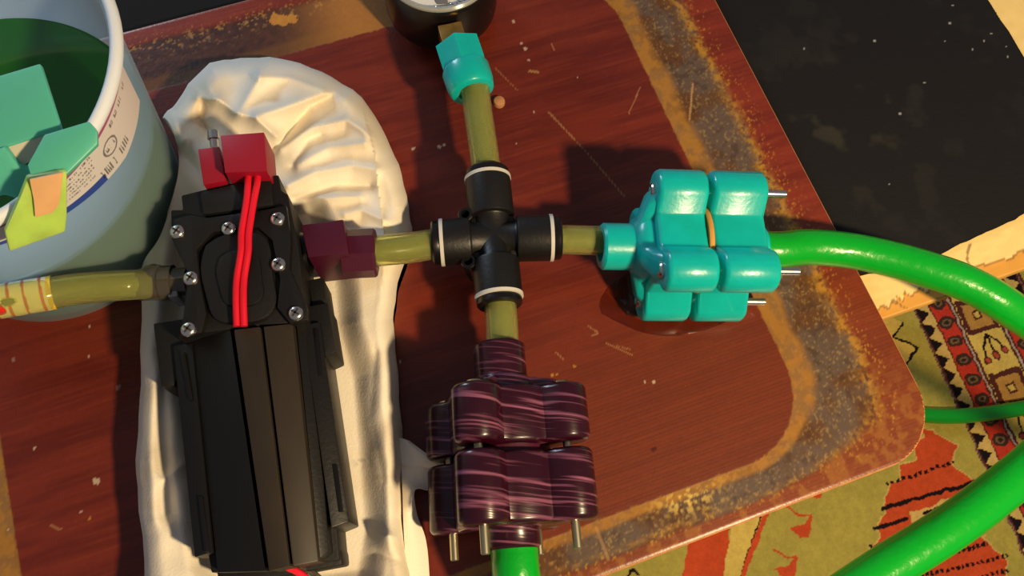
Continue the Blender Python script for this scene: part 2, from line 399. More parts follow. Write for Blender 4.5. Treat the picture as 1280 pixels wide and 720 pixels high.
for a, b in ((-390, 120), (225, 120), (225, 350), (-390, 350)):
    g = G(); q = 17
    g.hull([S(a-q+4, b-q+4, FZ), S(a+q-4, b-q+4, FZ), S(a+q-4, b+q-4, FZ), S(a-q+4, b+q-4, FZ)], [S(a-q, b-q, ZS-7.5), S(a+q, b-q, ZS-7.5), S(a+q, b+q, ZS-7.5), S(a-q, b+q, ZS-7.5)], 1.5)
    obj('leg', g, M['stoolwood'], stool)

# ------------------------------------------------------------------ black sheet on the stool
def sheet():
    out = [(1228, -8), (1290, 92), (1345, 190), (1352, 225), (1320, 250), (1280, 268), (1240, 288), (1200, 306), (1150, 330), (1100, 342), (1060, 347), (960, 360), (700, 400), (300, 300), (-80, 300), (-150, -80), (300, -190), (900, -260)]
    P = [W(a, b, ZS) for a, b in out]
    e = [P[i].lerp(P[(i+1) % len(P)], k/6)+Vector((random.uniform(-.4, .4), random.uniform(-.4, .4), 0)) for i in range(len(P)) for k in range(6)]
    g = G(); g.hull([Vector((p.x, p.y, ZS+.4)) for p in e], [Vector((p.x, p.y, ZS+1.15)) for p in e])
    o = obj('black_sheet', g, M['sheet'], smooth=0); tag(o, 'black leathercloth sheet with dusty specks and torn lower edge, under the board', 'mat')
    # scuffed upper face
    pts = [(870, -20), (1226, -8), (1286, 92), (1318, 150), (1318, 246), (1198, 303), (1100, 339), (1064, 344)]
    xs = np.arange(60, 300, .62); ys = np.arange(90, 330, .62); X, Y = np.meshgrid(xs, ys, indexing='ij')
    C = np.zeros(X.shape+(3,)); C[:] = (.0085, .0078, .008)
    sc_ = sst(fbm(X/14+4, Y/14, 4), .56, .75); c0 = W(1055, 150, ZS)
    C = mixc(C, sc_*.10*np.exp(-((X-c0.x)**2+(Y-c0.y)**2)/900), (.25, .22, .10)); C = mixc(C, .25*sc_, (.02, .02, .018))
    for a, b, r in [(1092, 53, 1.3), (1186, 31, 1.1), (1189, 9, .9), (1124, 144, 1.0), (1237, 44, .7), (1228, 53, .6), (1214, 64, .7), (1258, 73, .8), (1154, 105, .6), (1004, 63, .7), (960, 0, 1.0), (1180, 54, .6), (1110, 232, .6), (1256, 60, .6)]:
        q = W(a, b, ZS); C = mixc(C, (np.hypot(X-q.x, Y-q.y) < r*.62).astype(float)*.8, (.35, .35, .36))
    keep = inpoly(X, Y, [tuple(p[:2]) for p in [W(a, b, ZS) for a, b in out]])
    q = gridq(len(xs), len(ys)); kv = keep.ravel(); q = q[kv[q].all(1)]
    V = np.stack([X, Y, X*0+ZS+1.25], -1).reshape(-1, 3)
    used = np.unique(q); rm = np.full(len(V), -1); rm[used] = np.arange(len(used))
    npobj('scuffed_face', V[used], rm[q], M['mat'], C.reshape(-1, 3)[used], o, smooth=0)
sheet()

# ------------------------------------------------------------------ board
def build_board():
    a0, a1, b0, b1, r = -206, 192, -9.5, 287, 26
    e1 = np.array(E1); e2 = np.array(E2)
    def outl(inset=0):
        out = []
        for cx, cy, s0 in ((a1-r, b1-r, 0), (a0+r, b1-r, 90), (a0+r, b0+r, 180), (a1-r, b0+r, 270)):
            for k in range(13):
                t = math.radians(s0+90*k/12); out.append((cx+(r-inset)*math.cos(t), cy+(r-inset)*math.sin(t)))
        return out
    bd = thing('wooden_board', (0, 130, -5), 'red-brown laminate board with rounded corners and worn golden band, lying on the stool', 'board')
    # core with a rounded edge
    g = G(); rings = []
    for ins, z in ((.6, -5), (0, -4.4), (0, -.9), (.4, -.4), (1.3, -.35)):
        rings.append([Vector((E1*x+E2*y)[:2]+(z,)) if False else Vector(((E1*x+E2*y).x, (E1*x+E2*y).y, z)) for x, y in outl(ins)])
    g.loft(rings); obj('fibre_core', g, M['board_core'], bd)
    st = .62
    xs = np.arange(a0, a1+st, st); ys = np.arange(b0, b1+st, st); A, B = np.meshgrid(xs, ys, indexing='ij')
    so = rrect(A, B, a0, a1, b0, b1, r); si = rrect(A, B, -158, 144, 10, 251, 32)
    n1 = fbm(A/14, B/14, 4); n2 = fbm(A/3.2+9, B/3.2, 3); n3 = fbm(A/1.3, B/1.3+40, 2)
    do = np.maximum(-so, 0); di = np.maximum(si, 0)
    right = sst(A, 90, 160); bot = 1-sst(B, 0, 40)
    q = do/(do+di+1e-6)+.10*(n1-.5)
    # wood
    gr = fbm(A/45, B/5, 4); gr2 = fbm(A/26+5, B/.9, 3); ring = .5+.5*np.sin(B*4.2+3*fbm(A/70, B/40, 2))
    blot = fbm(A/60+3, B/25, 4)
    red = np.zeros(A.shape+(3,)); red[:] = srgb(138, 52, 34)
    red = mixc(red, sst(gr, .36, .72)*.5, srgb(92, 28, 22)); red = mixc(red, sst(blot, .5, .75)*.5, srgb(100, 30, 24))
    red = mixc(red, sst(gr2, .5, .85)*.22, srgb(176, 82, 48))
    lines = sst(ring, .4, .9)*(1-sst(B, 40, 110))*sst(A, 10, 60)
    red = mixc(red, (1-sst(B, 30, 130))*sst(A, -20, 60)*.6, srgb(140, 68, 34)); red = mixc(red, lines*.42*(1-.5*n2), srgb(78, 34, 24))
    # worn band
    gold, brown, grey, tan = srgb(196, 142, 48), srgb(104, 68, 40), srgb(104, 86, 74), srgb(176, 128, 62)
    band = mixc(red, np.ones(A.shape)*.0, red[0, 0])
    lft = 1-right
    outer = sst(q, .22+.08*right, .34+.06*right)
    C = red.copy()
    C = mixc(C, (1-outer)*bot*(.15+.7*sst(n2, .42, .62)), srgb(160, 100, 46))
    midc = mixc(np.zeros(A.shape+(3,))+np.array(brown), sst(n1, .35, .6), grey)
    n4 = fbm(A/.75+11, B/.75, 2)*.7+.3*n3
    midc = mixc(midc, sst(n4, .56, .78)*.6, srgb(176, 146, 90)); midc = mixc(midc, sst(n2, .58, .75)*.45, srgb(64, 42, 30))
    topb = sst(B, 225, 255)*(1-sst(A, 120, 160)); midt = mixc(np.zeros(A.shape+(3,))+np.array(srgb(84, 50, 40)), sst(n2, .35, .65)*.6, srgb(54, 34, 30))
    gx = np.exp(-((A-26)/24)**2)*sst(q, .15, .4); midt = mixc(midt, gx*.85, srgb(196, 134, 66)); midt = mixc(midt, sst(n3, .64, .72)*.5*np.exp(-((q-.3)/.2)**2), srgb(215, 165, 95))
    midc = midc*(1-topb[..., None])+midt*topb[..., None]
    C = C*(1-outer[..., None])+midc*outer[..., None]
    g1 = np.exp(-((q-.37)/.055)**2)*(1-topb)*(.35+.65*sst(n2, .35, .6))*sst(n3, .25, .5)
    C = mixc(C, np.clip(g1*(1-.6*bot), 0, 1)*.85, gold)
    g2 = sst(q, .76, .86)*(1-topb*.75)*(.62+.38*sst(n2, .35, .65)); C = mixc(C, np.clip(g2, 0, 1)*.9, srgb(180, 126, 52))
    spot = W(858, 622, 0); sa, sb = float(spot.dot(E1)), float(spot.dot(E2)); g3 = np.exp(-(((A-sa)/12)**2+((B-sb)/6)**2))*sst(n3, .5, .7); C = mixc(C, np.clip(g3, 0, 1), srgb(226, 190, 92))
    inner = sst(-si+1.0*(n3-.5), -.4, .4)
    C = C*(1-inner[..., None])+red*inner[..., None]
    sides = sst(-A, 100, 190)
    # fine fibres torn into the outer red strip
    C = mixc(C, (sst(n4, .62, .74)*np.exp(-((q-.28)/.1)**2))*.8, gold)
    # crumbs, chips, scratches
    def at(px, py): p_ = W(px, py, 0); return float(p_.dot(E1)), float(p_.dot(E2))
    for px, py, rr, c in [(642, 27, .9, 0), (652, 54, .7, 0), (657, 61, .8, 0), (661, 75, .6, 0), (517, 186, .7, 0), (549, 183, .8, 0), (555, 181, .7, 0), (667, 140, .5, 0), (646, 180, .4, 0), (16, 450, .9, 1), (111, 446, .5, 0), (147, 484, 1.0, 1), (43, 560, .5, 0), (121, 602, 1.2, 0), (119, 601, 1, 0), (101, 640, .5, 0), (112, 648, .6, 2), (10, 662, .5, 0), (696, 468, .6, 2), (718, 458, .6, 2), (817, 478, .7, 0), (806, 477, .6, 0), (690, 469, .5, 2), (112, 408, .4, 0), (500, 452, .5, 0), (722, 97, .4, 0), (819, 560, .9, 3), (816, 562, .9, 3), (345, 24, 3.2, 2), (365, 24, 2.6, 2), (354, 26, 3, 2), (395, 100, .9, 2)]:
        a_, b_ = at(px, py); C = mixc(C, (np.hypot(A-a_, B-b_) < rr*(.7+.6*n3)).astype(float)*.9, [srgb(225, 200, 175), srgb(170, 135, 130), srgb(214, 150, 60), srgb(90, 30, 24)][c])
    for P_, wd, al in [([(619, 85), (647, 113)], .35, .5), ([(684, 139), (733, 190), (780, 245)], .35, .6), ([(688, 141), (720, 176)], .25, .5), ([(690, 55), (693, 62)], .5, .6), ([(662, 89), (672, 90)], .9, .8), ([(800, 110), (786, 142)], .35, .6), ([(866, 104), (862, 150)], .6, .7), ([(63, 657), (76, 662)], .6, .6), ([(736, 408), (748, 416), (740, 419)], .4, .6), ([(757, 428), (790, 444)], .35, .7), ([(695, 441), (704, 449)], .4, .6), ([(770, 432), (787, 437)], .3, .6), ([(745, 660), (760, 700)], .8, .4)]:
        d = dseg(A, B, [at(*p_) for p_ in P_]); C = mixc(C, (d < wd*.75)*al*.75, srgb(220, 170, 110))
    C *= (.93+.14*n3)[..., None]*np.where(inner > .5, .66, .80)[..., None]
    Z = -.12*outer*(1-inner)*(.4+.6*n3)-.35*sst(so, -1.6, -.2)
    V = (A.reshape(-1, 1)*e1+B.reshape(-1, 1)*e2); V[:, 2] = Z.ravel()
    keep = (so < -.2).ravel(); q_ = gridq(len(xs), len(ys)); q_ = q_[keep[q_].all(1)]
    used = np.unique(q_); rm = np.full(len(V), -1); rm[used] = np.arange(len(used))
    npobj('laminate_face', V[used], rm[q_], M['board'], C.reshape(-1, 3)[used], bd, smooth=0)
build_board()

# ------------------------------------------------------------------ cloth bundle
BCX, BCY = -192.7, 137.9
PUMP = [(212, 250), (365, 232), (400, 300), (405, 380), (425, 450), (440, 655), (430, 706), (262, 730), (238, 690), (210, 480), (190, 410)]
def build_cloth():
    out = catmull([(262, 78, 0), (300, 73, 0), (350, 73, 0), (402, 90, 0), (452, 122, 0), (482, 170, 0), (502, 218, 0), (512, 268, 0), (514, 300, 0), (498, 352, 0), (492, 400, 0), (496, 450, 0), (501, 520, 0), (505, 570, 0), (503, 620, 0), (507, 680, 0), (512, 760, 0), (400, 800, 0), (250, 800, 0), (182, 770, 0), (181, 700, 0), (174, 640, 0), (170, 575, 0), (175, 500, 0), (176, 420, 0), (177, 350, 0), (167, 302, 0), (176, 268, 0), (188, 225, 0), (194, 188, 0), (192, 162, 0), (206, 143, 0), (224, 124, 0), (238, 98, 0)], 4)[:-1]
    out = [(p_.x+.8*math.sin(i*1.7), p_.y+.7*math.sin(i*2.3+1)) for i, p_ in enumerate(out)]
    st = 1.7
    xs = np.arange(160, 522, st); ys = np.arange(66, 806, st); X, Y = np.meshgrid(xs, ys, indexing='ij')
    ins = inpoly(X, Y, out); d = dseg(X, Y, out, True); d = np.where(ins, d, 0)
    ed = np.clip(d/23, 0, 1); zb = np.clip(15*sst(-X-.35*(Y < 160)*(160-Y), -330, -230), 0, 15); z = zb+(24-zb)*np.sqrt(1-(1-ed)**2)
    soft = sst(d, 4, 26)
    z = z+soft*(7*(fbm(X/75, Y/75, 2)-.5)+2.2*(fbm(X/38+7, Y/46, 2)-.5))
    def ridge(P_, h, wd, side=0):
        nonlocal z; dd = dseg(X, Y, P_); z = z+soft*h*np.exp(-np.sqrt((dd/wd)**2+.15)+.387)*1.05
    R_ = ridge
    R_([(328, 76), (322, 103), (299, 140)], 6, 9)
    R_([(322, 145), (372, 129), (417, 115), (450, 124)], 7.5, 9)
    R_([(325, 97), (361, 97), (402, 111)], 3, 6)
    R_([(247, 122), (275, 125), (297, 142), (320, 148), (345, 170)], 5, 6)
    R_([(330, 196), (352, 178), (372, 152), (388, 132), (417, 117)], -6, 7)
    R_([(245, 95), (262, 110), (272, 124)], 5, 9); R_([(252, 125), (250, 150), (262, 165)], -4, 6)
    R_([(350, 185), (390, 160), (433, 150), (462, 168)], 5, 7); R_([(372, 205), (410, 185), (455, 180)], 4, 7)
    R_([(360, 232), (395, 215), (440, 207), (470, 212)], 4.5, 7); R_([(362, 262), (400, 248), (450, 245)], 4, 6); R_([(368, 248), (420, 232), (462, 232)], -3, 5)
    R_([(432, 268), (452, 262), (482, 276)], 3.5, 7); R_([(366, 208), (385, 175), (400, 168)], -3, 6)
    R_([(200, 168), (216, 182), (240, 205), (262, 232)], -3.5, 6); R_([(196, 200), (210, 235), (205, 262)], 2.5, 8); R_([(215, 150), (230, 175)], 3, 8)
    R_([(205, 480), (206, 560), (212, 640)], -3.5, 9); R_([(188, 470), (186, 560), (190, 650)], 2.5, 10); R_([(205, 600), (232, 580)], 2.5, 6)
    R_([(430, 420), (455, 500), (470, 560)], 2.5, 14); R_([(440, 680), (470, 668), (505, 672)], 3.5, 6); R_([(438, 700), (470, 690), (500, 700)], -2.5, 6)
    R_([(470, 440), (462, 520), (480, 600)], -1.6, 8)
    # overlapping second layer: an inner hem standing higher
    lay = [(452, 150), (468, 190), (473, 235), (480, 290), (478, 350), (470, 350), (440, 300), (380, 240), (350, 180), (400, 150)]
    hem = dseg(X, Y, [(455, 140), (468, 190), (473, 235), (480, 290), (479, 360)])
    lft = X < np.interp(Y, [140, 190, 235, 290, 360], [455, 468, 473, 480, 479])
    hz = np.where(lft, np.exp(-hem/22), 0)*sst(Y, 120, 160)*(1-sst(Y, 320, 375)); z = z+3.0*hz
    # the pump presses a bed
    PW = [tuple(W(a_, b_, 42)[:2]) for a_, b_ in PUMP]; WX = Wn(X, Y, 15.); wx = WX[:, 0].reshape(X.shape); wy = WX[:, 1].reshape(X.shape)
    dp = dseg(wx, wy, PW, True); inp = inpoly(wx, wy, PW); bed = np.where(inp, 0, sst(dp, .3, 11))
    z = z*bed+np.minimum(z, 13.3)*(1-bed)
    z = np.maximum(z, .15)
    z = np.where(ins, z, np.maximum(zb, .1))
    # snap the outermost ring of vertices onto the outline
    OP_ = np.array(out+[out[0]]); fx = X.copy(); fy = Y.copy(); near = (~ins) & (dseg(X, Y, out, True) < 3*st)
    xx, yy = X[near], Y[near]; bd_ = np.full(xx.shape, 1e9); bx = xx.copy(); by = yy.copy()
    for (x0, y0), (x1, y1) in zip(OP_[:-1], OP_[1:]):
        t = np.clip(((xx-x0)*(x1-x0)+(yy-y0)*(y1-y0))/((x1-x0)**2+(y1-y0)**2), 0, 1); qx = x0+t*(x1-x0); qy = y0+t*(y1-y0)
        dd = np.hypot(xx-qx, yy-qy); m_ = dd < bd_; bd_ = np.where(m_, dd, bd_); bx = np.where(m_, qx, bx); by = np.where(m_, qy, by)
    fx[near] = bx; fy[near] = by
    V = Wn(fx, fy, z)
    dv = V[:, :2]-np.array([[BCX, BCY]]); rr_ = np.hypot(dv[:, 0], dv[:, 1]); need = 51.2+12.7*V[:, 2]/103+2.2
    k_ = np.where(rr_ < need, need/rr_, 1); V[:, :2] = np.array([[BCX, BCY]])+dv*k_[:, None]
    C = np.zeros(X.shape+(3,)); C[:] = srgb(246, 238, 220)
    C = mixc(C, .30*np.exp(-(((X-185)/14)**2+((Y-275)/50)**2)), srgb(196, 205, 90))
    C = mixc(C, .30*sst(fbm(X/55+3, Y/55, 3), .45, .7), srgb(222, 200, 160))
    C = mixc(C, .30*np.exp(-(((X-262)/20)**2+((Y-160)/24)**2))+.25*np.exp(-(((X-215)/14)**2+((Y-210)/20)**2)), srgb(200, 160, 110))
    sm = np.exp(-(((X-457)/16)**2+((Y-577)/9)**2))*sst(fbm(X/5, Y/5, 3), .45, .62)+.7*np.exp(-(((X-476)/9)**2+((Y-597)/5)**2))
    C = mixc(C, np.clip(sm, 0, 1)*.4, srgb(110, 106, 96))
    keep = ins.ravel(); q = gridq(len(xs), len(ys)); q = q[keep[q].any(1)]
    used = np.unique(q); rm = np.full(len(V), -1); rm[used] = np.arange(len(used))
    cl = thing('cloth_bundle', (-90, 70, 0), 'crumpled cream white cotton cloth folded into a pad under the black pump', 'cloth')
    Vu = V[used]; qu = rm[q]; Cu = C.reshape(-1, 3)[used]; nV = len(Vu); Vl = Vu.copy(); Vl[:, 2] = .05
    rl = np.hypot(Vl[:, 0]-BCX, Vl[:, 1]-BCY)
    ed_ = np.concatenate([qu[:, [0, 1]], qu[:, [1, 2]], qu[:, [2, 3]], qu[:, [3, 0]]]); key = np.sort(ed_, 1); key = key[:, 0].astype(np.int64)*nV+key[:, 1]
    _, ix, cnt = np.unique(key, return_index=True, return_counts=True); be = ed_[ix[cnt == 1]]
    sk = np.stack([be[:, 1], be[:, 0], be[:, 0]+nV, be[:, 1]+nV], 1)
    o = npobj('folded_cloth', np.concatenate([Vu, Vl]), np.concatenate([qu, qu[:, ::-1]+nV, sk]), M['cloth'], np.concatenate([Cu, Cu]), cl, smooth=60)
    # loose strip of hem to the right, near the purple manifold
    def strip(L, Rr, zl, zr, name):
        n = len(L); NX = 9; vs = []; 
        Lc = catmull([(*p_, z_) for p_, z_ in zip(L, zl)], 6); Rc = catmull([(*p_, z_) for p_, z_ in zip(Rr, zr)], 6)
        top = []
        for a_, b_ in zip(Lc, Rc):
            for k in range(NX):
                t = k/(NX-1); c_ = a_.lerp(b_, t); top.append(W(c_.x, c_.y, c_.z+1.6*math.sin(t*math.pi)))
        m_ = len(Lc); V = np.array([list(p_) for p_ in top]); V2 = V.copy(); V2[:, 2] -= 1.0
        q1 = gridq(m_, NX); allq = [q1, q1[:, ::-1]+len(V)]
        e = []
        for i in range(m_-1):
            a_ = i*NX; b_ = (i+1)*NX; e += [[a_, b_, b_+len(V), a_+len(V)], [a_+NX-1, a_+NX-1+len(V), b_+NX-1+len(V), b_+NX-1]]
        for k in range(NX-1): e += [[k, k+len(V), k+1+len(V), k+1]]
        CC = np.zeros((2*len(V), 3)); CC[:] = srgb(246, 238, 220)
        npobj(name, np.concatenate([V, V2]), np.concatenate(allq+[np.array(e)]), M['cloth'], CC, cl, smooth=60)
    strip([(500, 572), (502, 590), (503, 615), (504, 650), (506, 690), (508, 740)], [(541, 588), (541, 612), (519, 612), (521, 642), (533, 678), (538, 740)], [12, 12, 12, 12, 12, 12], [11, 9, 14, 10, 7, 6], 'loose_hem')
    strip([(498, 546), (500, 556), (500, 570), (501, 580)], [(512, 551), (532, 566), (556, 581), (542, 590)], [13, 13, 13, 13], [13, 14, 12, 9], 'cloth_corner')
build_cloth()

# ------------------------------------------------------------------ screws
def pan_screw(name, o, axis, r, parent, h=1.6, m=None, rec=True):
    Mx = frame(o, z=axis); g = G(); g.lathe([(r, -.6), (r, .15*h), (r*.92, .55*h), (r*.68, .88*h), (r*.35, h), (.02, h)], Mx, 20)
    s = obj(name, g, m or M['chrome'], parent)
    if rec:
        g = G()
        for an in (20, 110):
            c, s_ = math.cos(math.radians(an)), math.sin(math.radians(an)); Rm = Mx @ Matrix.Rotation(math.radians(an), 4, 'Z')
            g.box((0, 0, h-.05), (r*1.15, r*.26, .3), 0, Rm)
        obj('cross_recess', g, M['recess'], s, 0)
    return s

# ------------------------------------------------------------------ pump
pump = thing('pump', (-85, 60, 14), 'black diaphragm pump with steel screws lying on the cream cloth', 'pump')
g = G()
g.pxprism([(228, 262), (226, 244), (250, 238), (300, 226), (348, 218), (352, 238), (360, 243), (372, 300), (384, 402), (326, 407), (246, 417), (222, 423), (228, 400), (234, 340), (214, 298), (213, 262)], 47, 18, .8)
obj('pump_head', g, M['blackmatt'], pump)
g = G()                                                    # raised frame around the chamber with rounded inner cover
g.pxprism([(216, 274), (238, 268), (258, 272), (330, 262), (358, 256), (364, 300), (362, 335), (384, 384), (384, 400), (362, 404), (346, 384), (350, 350), (340, 300), (322, 284), (266, 290), (246, 312), (250, 352), (258, 392), (252, 416), (224, 421), (228, 398), (236, 345), (216, 300)], 50, 46, .7)
obj('head_rib', g, M['black'], pump)
g = G(); cp = catmull([(256, 306, 0), (280, 293, 0), (318, 290, 0), (336, 305, 0), (341, 345, 0), (345, 378, 0), (330, 398, 0), (296, 404, 0), (268, 398, 0), (257, 370, 0), (250, 335, 0), (256, 306, 0)], 4)[:-1]
g.pxprism([(q.x, q.y) for q in cp], 49.6, 45, 1.2); obj('chamber_cover', g, M['blackmatt'], pump)
g = G(); cp = [(300+(q.x-298)*.62, 348+(q.y-348)*.62) for q in cp]; g.pxprism(cp, 51, 48, 1.0); obj('chamber_boss', g, M['black'], pump)
for a, b in ((222, 290), (286, 286), (347, 274), (239, 348), (348, 331), (236, 412), (370, 392)):
    pan_screw('screw', W(a, b, 50), (0, 0, 1), 2.75, pump)
g = G(); g.pxprism([(250, 240), (300, 228), (338, 222), (342, 256), (300, 262), (254, 268)], 49.5, 44, .8); obj('head_block', g, M['blackmatt'], pump)
# motor: facets running down the length, each a strip of its own
def facet(name, tl, tr, br, bl, zt, zb_l, mt, z0=20):
    g = G(); P = [W(tl[0], tl[1], zt[0]), W(tr[0], tr[1], zt[1]), W(br[0], br[1], zt[1]), W(bl[0], bl[1], zt[0])]
    g.hull([Vector((p_.x, p_.y, z0)) for p_ in P], P, .6); return obj(name, g, mt, pump)
facet('motor_body', (215, 425), (400, 404), (424, 700), (264, 716), (34, 34), 0, M['blackmatt'], 14)
facet('motor_facet', (238, 420), (288, 412), (332, 714), (272, 716), (40, 47), 0, M['black'])
facet('motor_facet', (292, 412), (325, 408), (362, 708), (336, 714), (49, 50), 0, M['facet'])
facet('motor_facet', (329, 408), (366, 404), (398, 702), (366, 708), (49.5, 47), 0, M['facet'])
facet('motor_facet', (370, 404), (388, 402), (412, 690), (400, 698), (43, 41), 0, M['black'])
facet('side_rail', (216, 432), (240, 428), (266, 690), (243, 697), (39, 41), 0, M['black'], 16)
facet('side_rail', (378, 406), (400, 402), (436, 652), (414, 660), (42, 40), 0, M['black'], 16)
for A_, B_ in (((228, 440), (238, 500)), ((250, 620), (258, 690)), ((394, 410), (400, 470)), ((418, 580), (426, 640))):
    g = G(); P = [W(A_[0]-3, A_[1], 41.2), W(A_[0]+3, A_[1], 41.2), W(B_[0]+3, B_[1], 41.2), W(B_[0]-3, B_[1], 41.2)]
    g.hull([Vector((q.x, q.y, 40)) for q in P], P, .3); obj('rail_slot', g, M['blackgloss'], pump)
g = G(); g.pxprism([(191, 404), (230, 398), (234, 440), (218, 482), (201, 484)], 37, 18, .8); obj('mounting_flange', g, M['blackmatt'], pump)
g = G(); g.pxprism([(376, 384), (410, 378), (420, 440), (404, 447), (390, 440)], 38, 18, .8); obj('mounting_flange', g, M['blackmatt'], pump)
pan_screw('flange_screw', W(211, 482, 30), (0, -1, .4), 1.5, pump, m=M['brass'], rec=False)
pan_screw('flange_screw', W(411, 446, 30), (0, -1, .4), 1.5, pump, m=M['brass'], rec=False)
g = G(); g.pxprism([(268, 700), (426, 686), (428, 706), (300, 730), (272, 727)], 31, 14, 1.2); obj('motor_end_cap', g, M['blackmatt'], pump)
g = G(); a = W(365, 189, 44); a = W(358, 318, 32); b = W(388, 316, 32); g.tube([a, b], 8.0, 28); obj('outlet_port', g, M['blackgloss'], pump)
g = G(); g.pxprism([(384, 350), (404, 346), (410, 388), (392, 392)], 34, 16, .8); obj('outlet_foot', g, M['blackmatt'], pump)
# inlet elbow, smoky
a, b = W(236, 352, 36), W(176, 356, 36); g = G(); d = (b-a)
g.tube([a, a+d*.28, a+d*.30, a+d*.55, a+d*.58, b], [5.4, 5.4, 6.6, 6.6, 6.2, 6.0], 28); obj('inlet_port', g, M['smoke'], pump)
g = G(); q = W(193, 352, 36); g.lathe([(6.4, -2), (6.3, 2), (5.2, 4.2), (3, 5.8), (.05, 6.5)], frame(q, z=(0, 0, 1)), 28); obj('inlet_dome', g, M['smoke'], pump)
g = G(); g.pxprism([(206, 336), (218, 334), (222, 370), (210, 372)], 39, 28, .6); obj('inlet_clip', g, M['clear'], pump)
# wires
for dx, zz in ((0, 52.5), (9, 52.3)):
    P = [W(311+dx*1.3, 205, 50), W(310+dx*1.3, 226, zz+1), W(308+dx, 252, zz+1), W(302+dx, 290, zz+.8), W(301+dx, 315, zz+.8), W(296+dx, 348, zz), W(295+dx, 375, 52.6), W(296+dx, 408, 51.5)]
    g = G(); g.tube(catmull(P, 8), 1.25, 12); obj('wire', g, M['wire'], pump)
g = G(); g.tube(catmull([W(352, 700, 40), W(358, 708, 38), W(370, 714, 34), W(384, 724, 30), W(398, 745, 26)], 6), 1.2, 12); obj('wire', g, M['wire'], pump)
g = G(); g.tube(catmull([W(356, 702, 36), W(372, 708, 33), W(392, 716, 27), W(412, 735, 22)], 6), .9, 10); obj('wire', g, M['smoke'], pump)

# red connector block on the top of the pump
rc = thing('connector_block', tuple(W(300, 195, 40)), 'dark red stepped plastic connector block at the top end of the pump', 'connector')
g = G(); g.pxprism([(275, 169), (330, 165), (334, 214), (281, 216)], 57, 40, .5); obj('housing', g, M['red'], rc)
g = G(); g.pxprism([(247, 186), (274, 183), (282, 226), (254, 231)], 51, 38, .5); obj('step', g, M['red'], rc)
g = G(); a = W(268, 184, 46); b = W(266, 164, 47); g.tube([a, a.lerp(b, .45), a.lerp(b, .5), b], [1.5, 1.5, 2.2, 2.0], 16); obj('bolt', g, M['chrome'], rc)

# wine coloured outlet adapter
ad = thing('outlet_adapter', tuple(W(410, 320, 20)), 'dark purple square and round plastic adapter on the right side of the pump', 'adapter')
g = G(); top = [W(376, 281, 45), W(429, 274, 45), W(436, 316, 45), W(385, 322, 45)]
g.hull([Vector((q.x+.5, q.y, 19)) for q in top], top, .6); obj('square_body', g, M['wine'], ad)
a, b = W(430, 318, 33), W(471, 316, 33); g = G(); g.lathe([(9.3, 0), (9.3, (b-a).length-.8), (8.6, (b-a).length), (5.8, (b-a).length), (5.8, (b-a).length-4)], frame(a, x=None, z=(b-a)) @ Matrix.Rotation(math.radians(22), 4, 'Z'), 8)
obj('octagonal_socket', g, M['wine'], ad, 20)

# ------------------------------------------------------------------ tubes
def clear_tube(pts, r, label, nm='clear_tube'):
    P = catmull(pts, 8); t = thing(nm, tuple(min(P, key=lambda q: q.z)), label, 'tube', 'short translucent yellow-green tubes' if nm == 'clear_tube' else None)
    g = G(); n = 24
    # hollow wall: outer and inner skin
    def rings(rr):
        gg = G(); gg.tube(P, rr, n, False); return gg
    g = G(); g.tube(P, r, n, False); g2 = G(); g2.tube(P, r-1.7, n, False)
    me = bpy.data.meshes.new('t'); g2.bm.to_mesh(me); g.bm.from_mesh(me); bpy.data.meshes.remove(me)
    g.bm.verts.ensure_lookup_table(); N = len(P)*n
    for base in (0, (len(P)-1)*n):
        for k in range(n):
            j = (k+1) % n; g.bm.faces.new((g.bm.verts[base+k], g.bm.verts[base+j], g.bm.verts[N+base+j], g.bm.verts[N+base+k]))
    obj('tube_wall', g, M['tubewall'], t)
    g = G(); g.tube(P, r-1.75, n); obj('water_core', g, M['tubecore'], t)
    return t
zc = 28
clear_tube([W(594, 112, 29), W(599, 150, 29), W(605, 190, 28.5), W(609, 225, zc)], 5.9, 'clear green-tinted tube between the teal hex nut and the cross fitting')
clear_tube([W(455, 316, 32.5), W(480, 313, 32), W(510, 310, 30), W(550, 304, zc)], 6.0, 'clear green-tinted tube between the purple pump adapter and the cross fitting')
clear_tube([W(690, 299, zc), W(720, 300, 27), W(768, 301, 25.5)], 5.8, 'clear green-tinted tube between the cross fitting and the teal manifold')
clear_tube([W(624, 370, zc), W(627, 400, 28), W(629, 445, 28)], 6.1, 'clear green-tinted tube between the cross fitting and the purple manifold')
it = clear_tube([W(190, 355, 37), W(150, 357, 41), W(90, 362, 52), W(40, 371, 58), W(-30, 381, 60), W(-140, 390, 50)], 5.5, 'long inlet tube with a striped cream sticker, entering the pump from the left', 'inlet_tube')
# sticker wrapped round the tube
a, b = W(68, 365.5, 55.2), W(-14, 379, 59.4); u = (b-a).normalized(); Mx = frame(a, z=u); n = 40; mseg = 60; L_ = (b-a).length
hh = np.linspace(0, L_, mseg); an = np.linspace(0, 2*math.pi, n+1)
V = []; CC = []
for h_ in hh:
    for t_ in an:
        q = Mx @ Vector((5.85*math.cos(t_), 5.85*math.sin(t_), h_)); V.append(tuple(q))
        s_ = h_/L_; wv = s_+.02*math.sin(t_)
        c_ = srgb(255, 248, 225)
        if s_ < .07: c_ = srgb(246, 206, 60)
        elif min(abs(wv-k) for k in (.17, .43, .66, .88)) < .022: c_ = srgb(214, 92, 60)
        CC.append(c_)
npobj('striped_sticker', V, gridq(mseg, n+1), M['sticker'], np.array(CC), it, smooth=60)
a, b = W(18, 383, 60), W(-40, 394, 60)
cap = G(); cap.hull([W(0, 380, 56), W(10, 392, 56), W(-40, 408, 56), W(-40, 384, 56)], [W(0, 378, 64), W(9, 389, 64), W(-40, 404, 64), W(-40, 382, 64)], .8)
obj('red_clip', cap, M['redcap'], it)

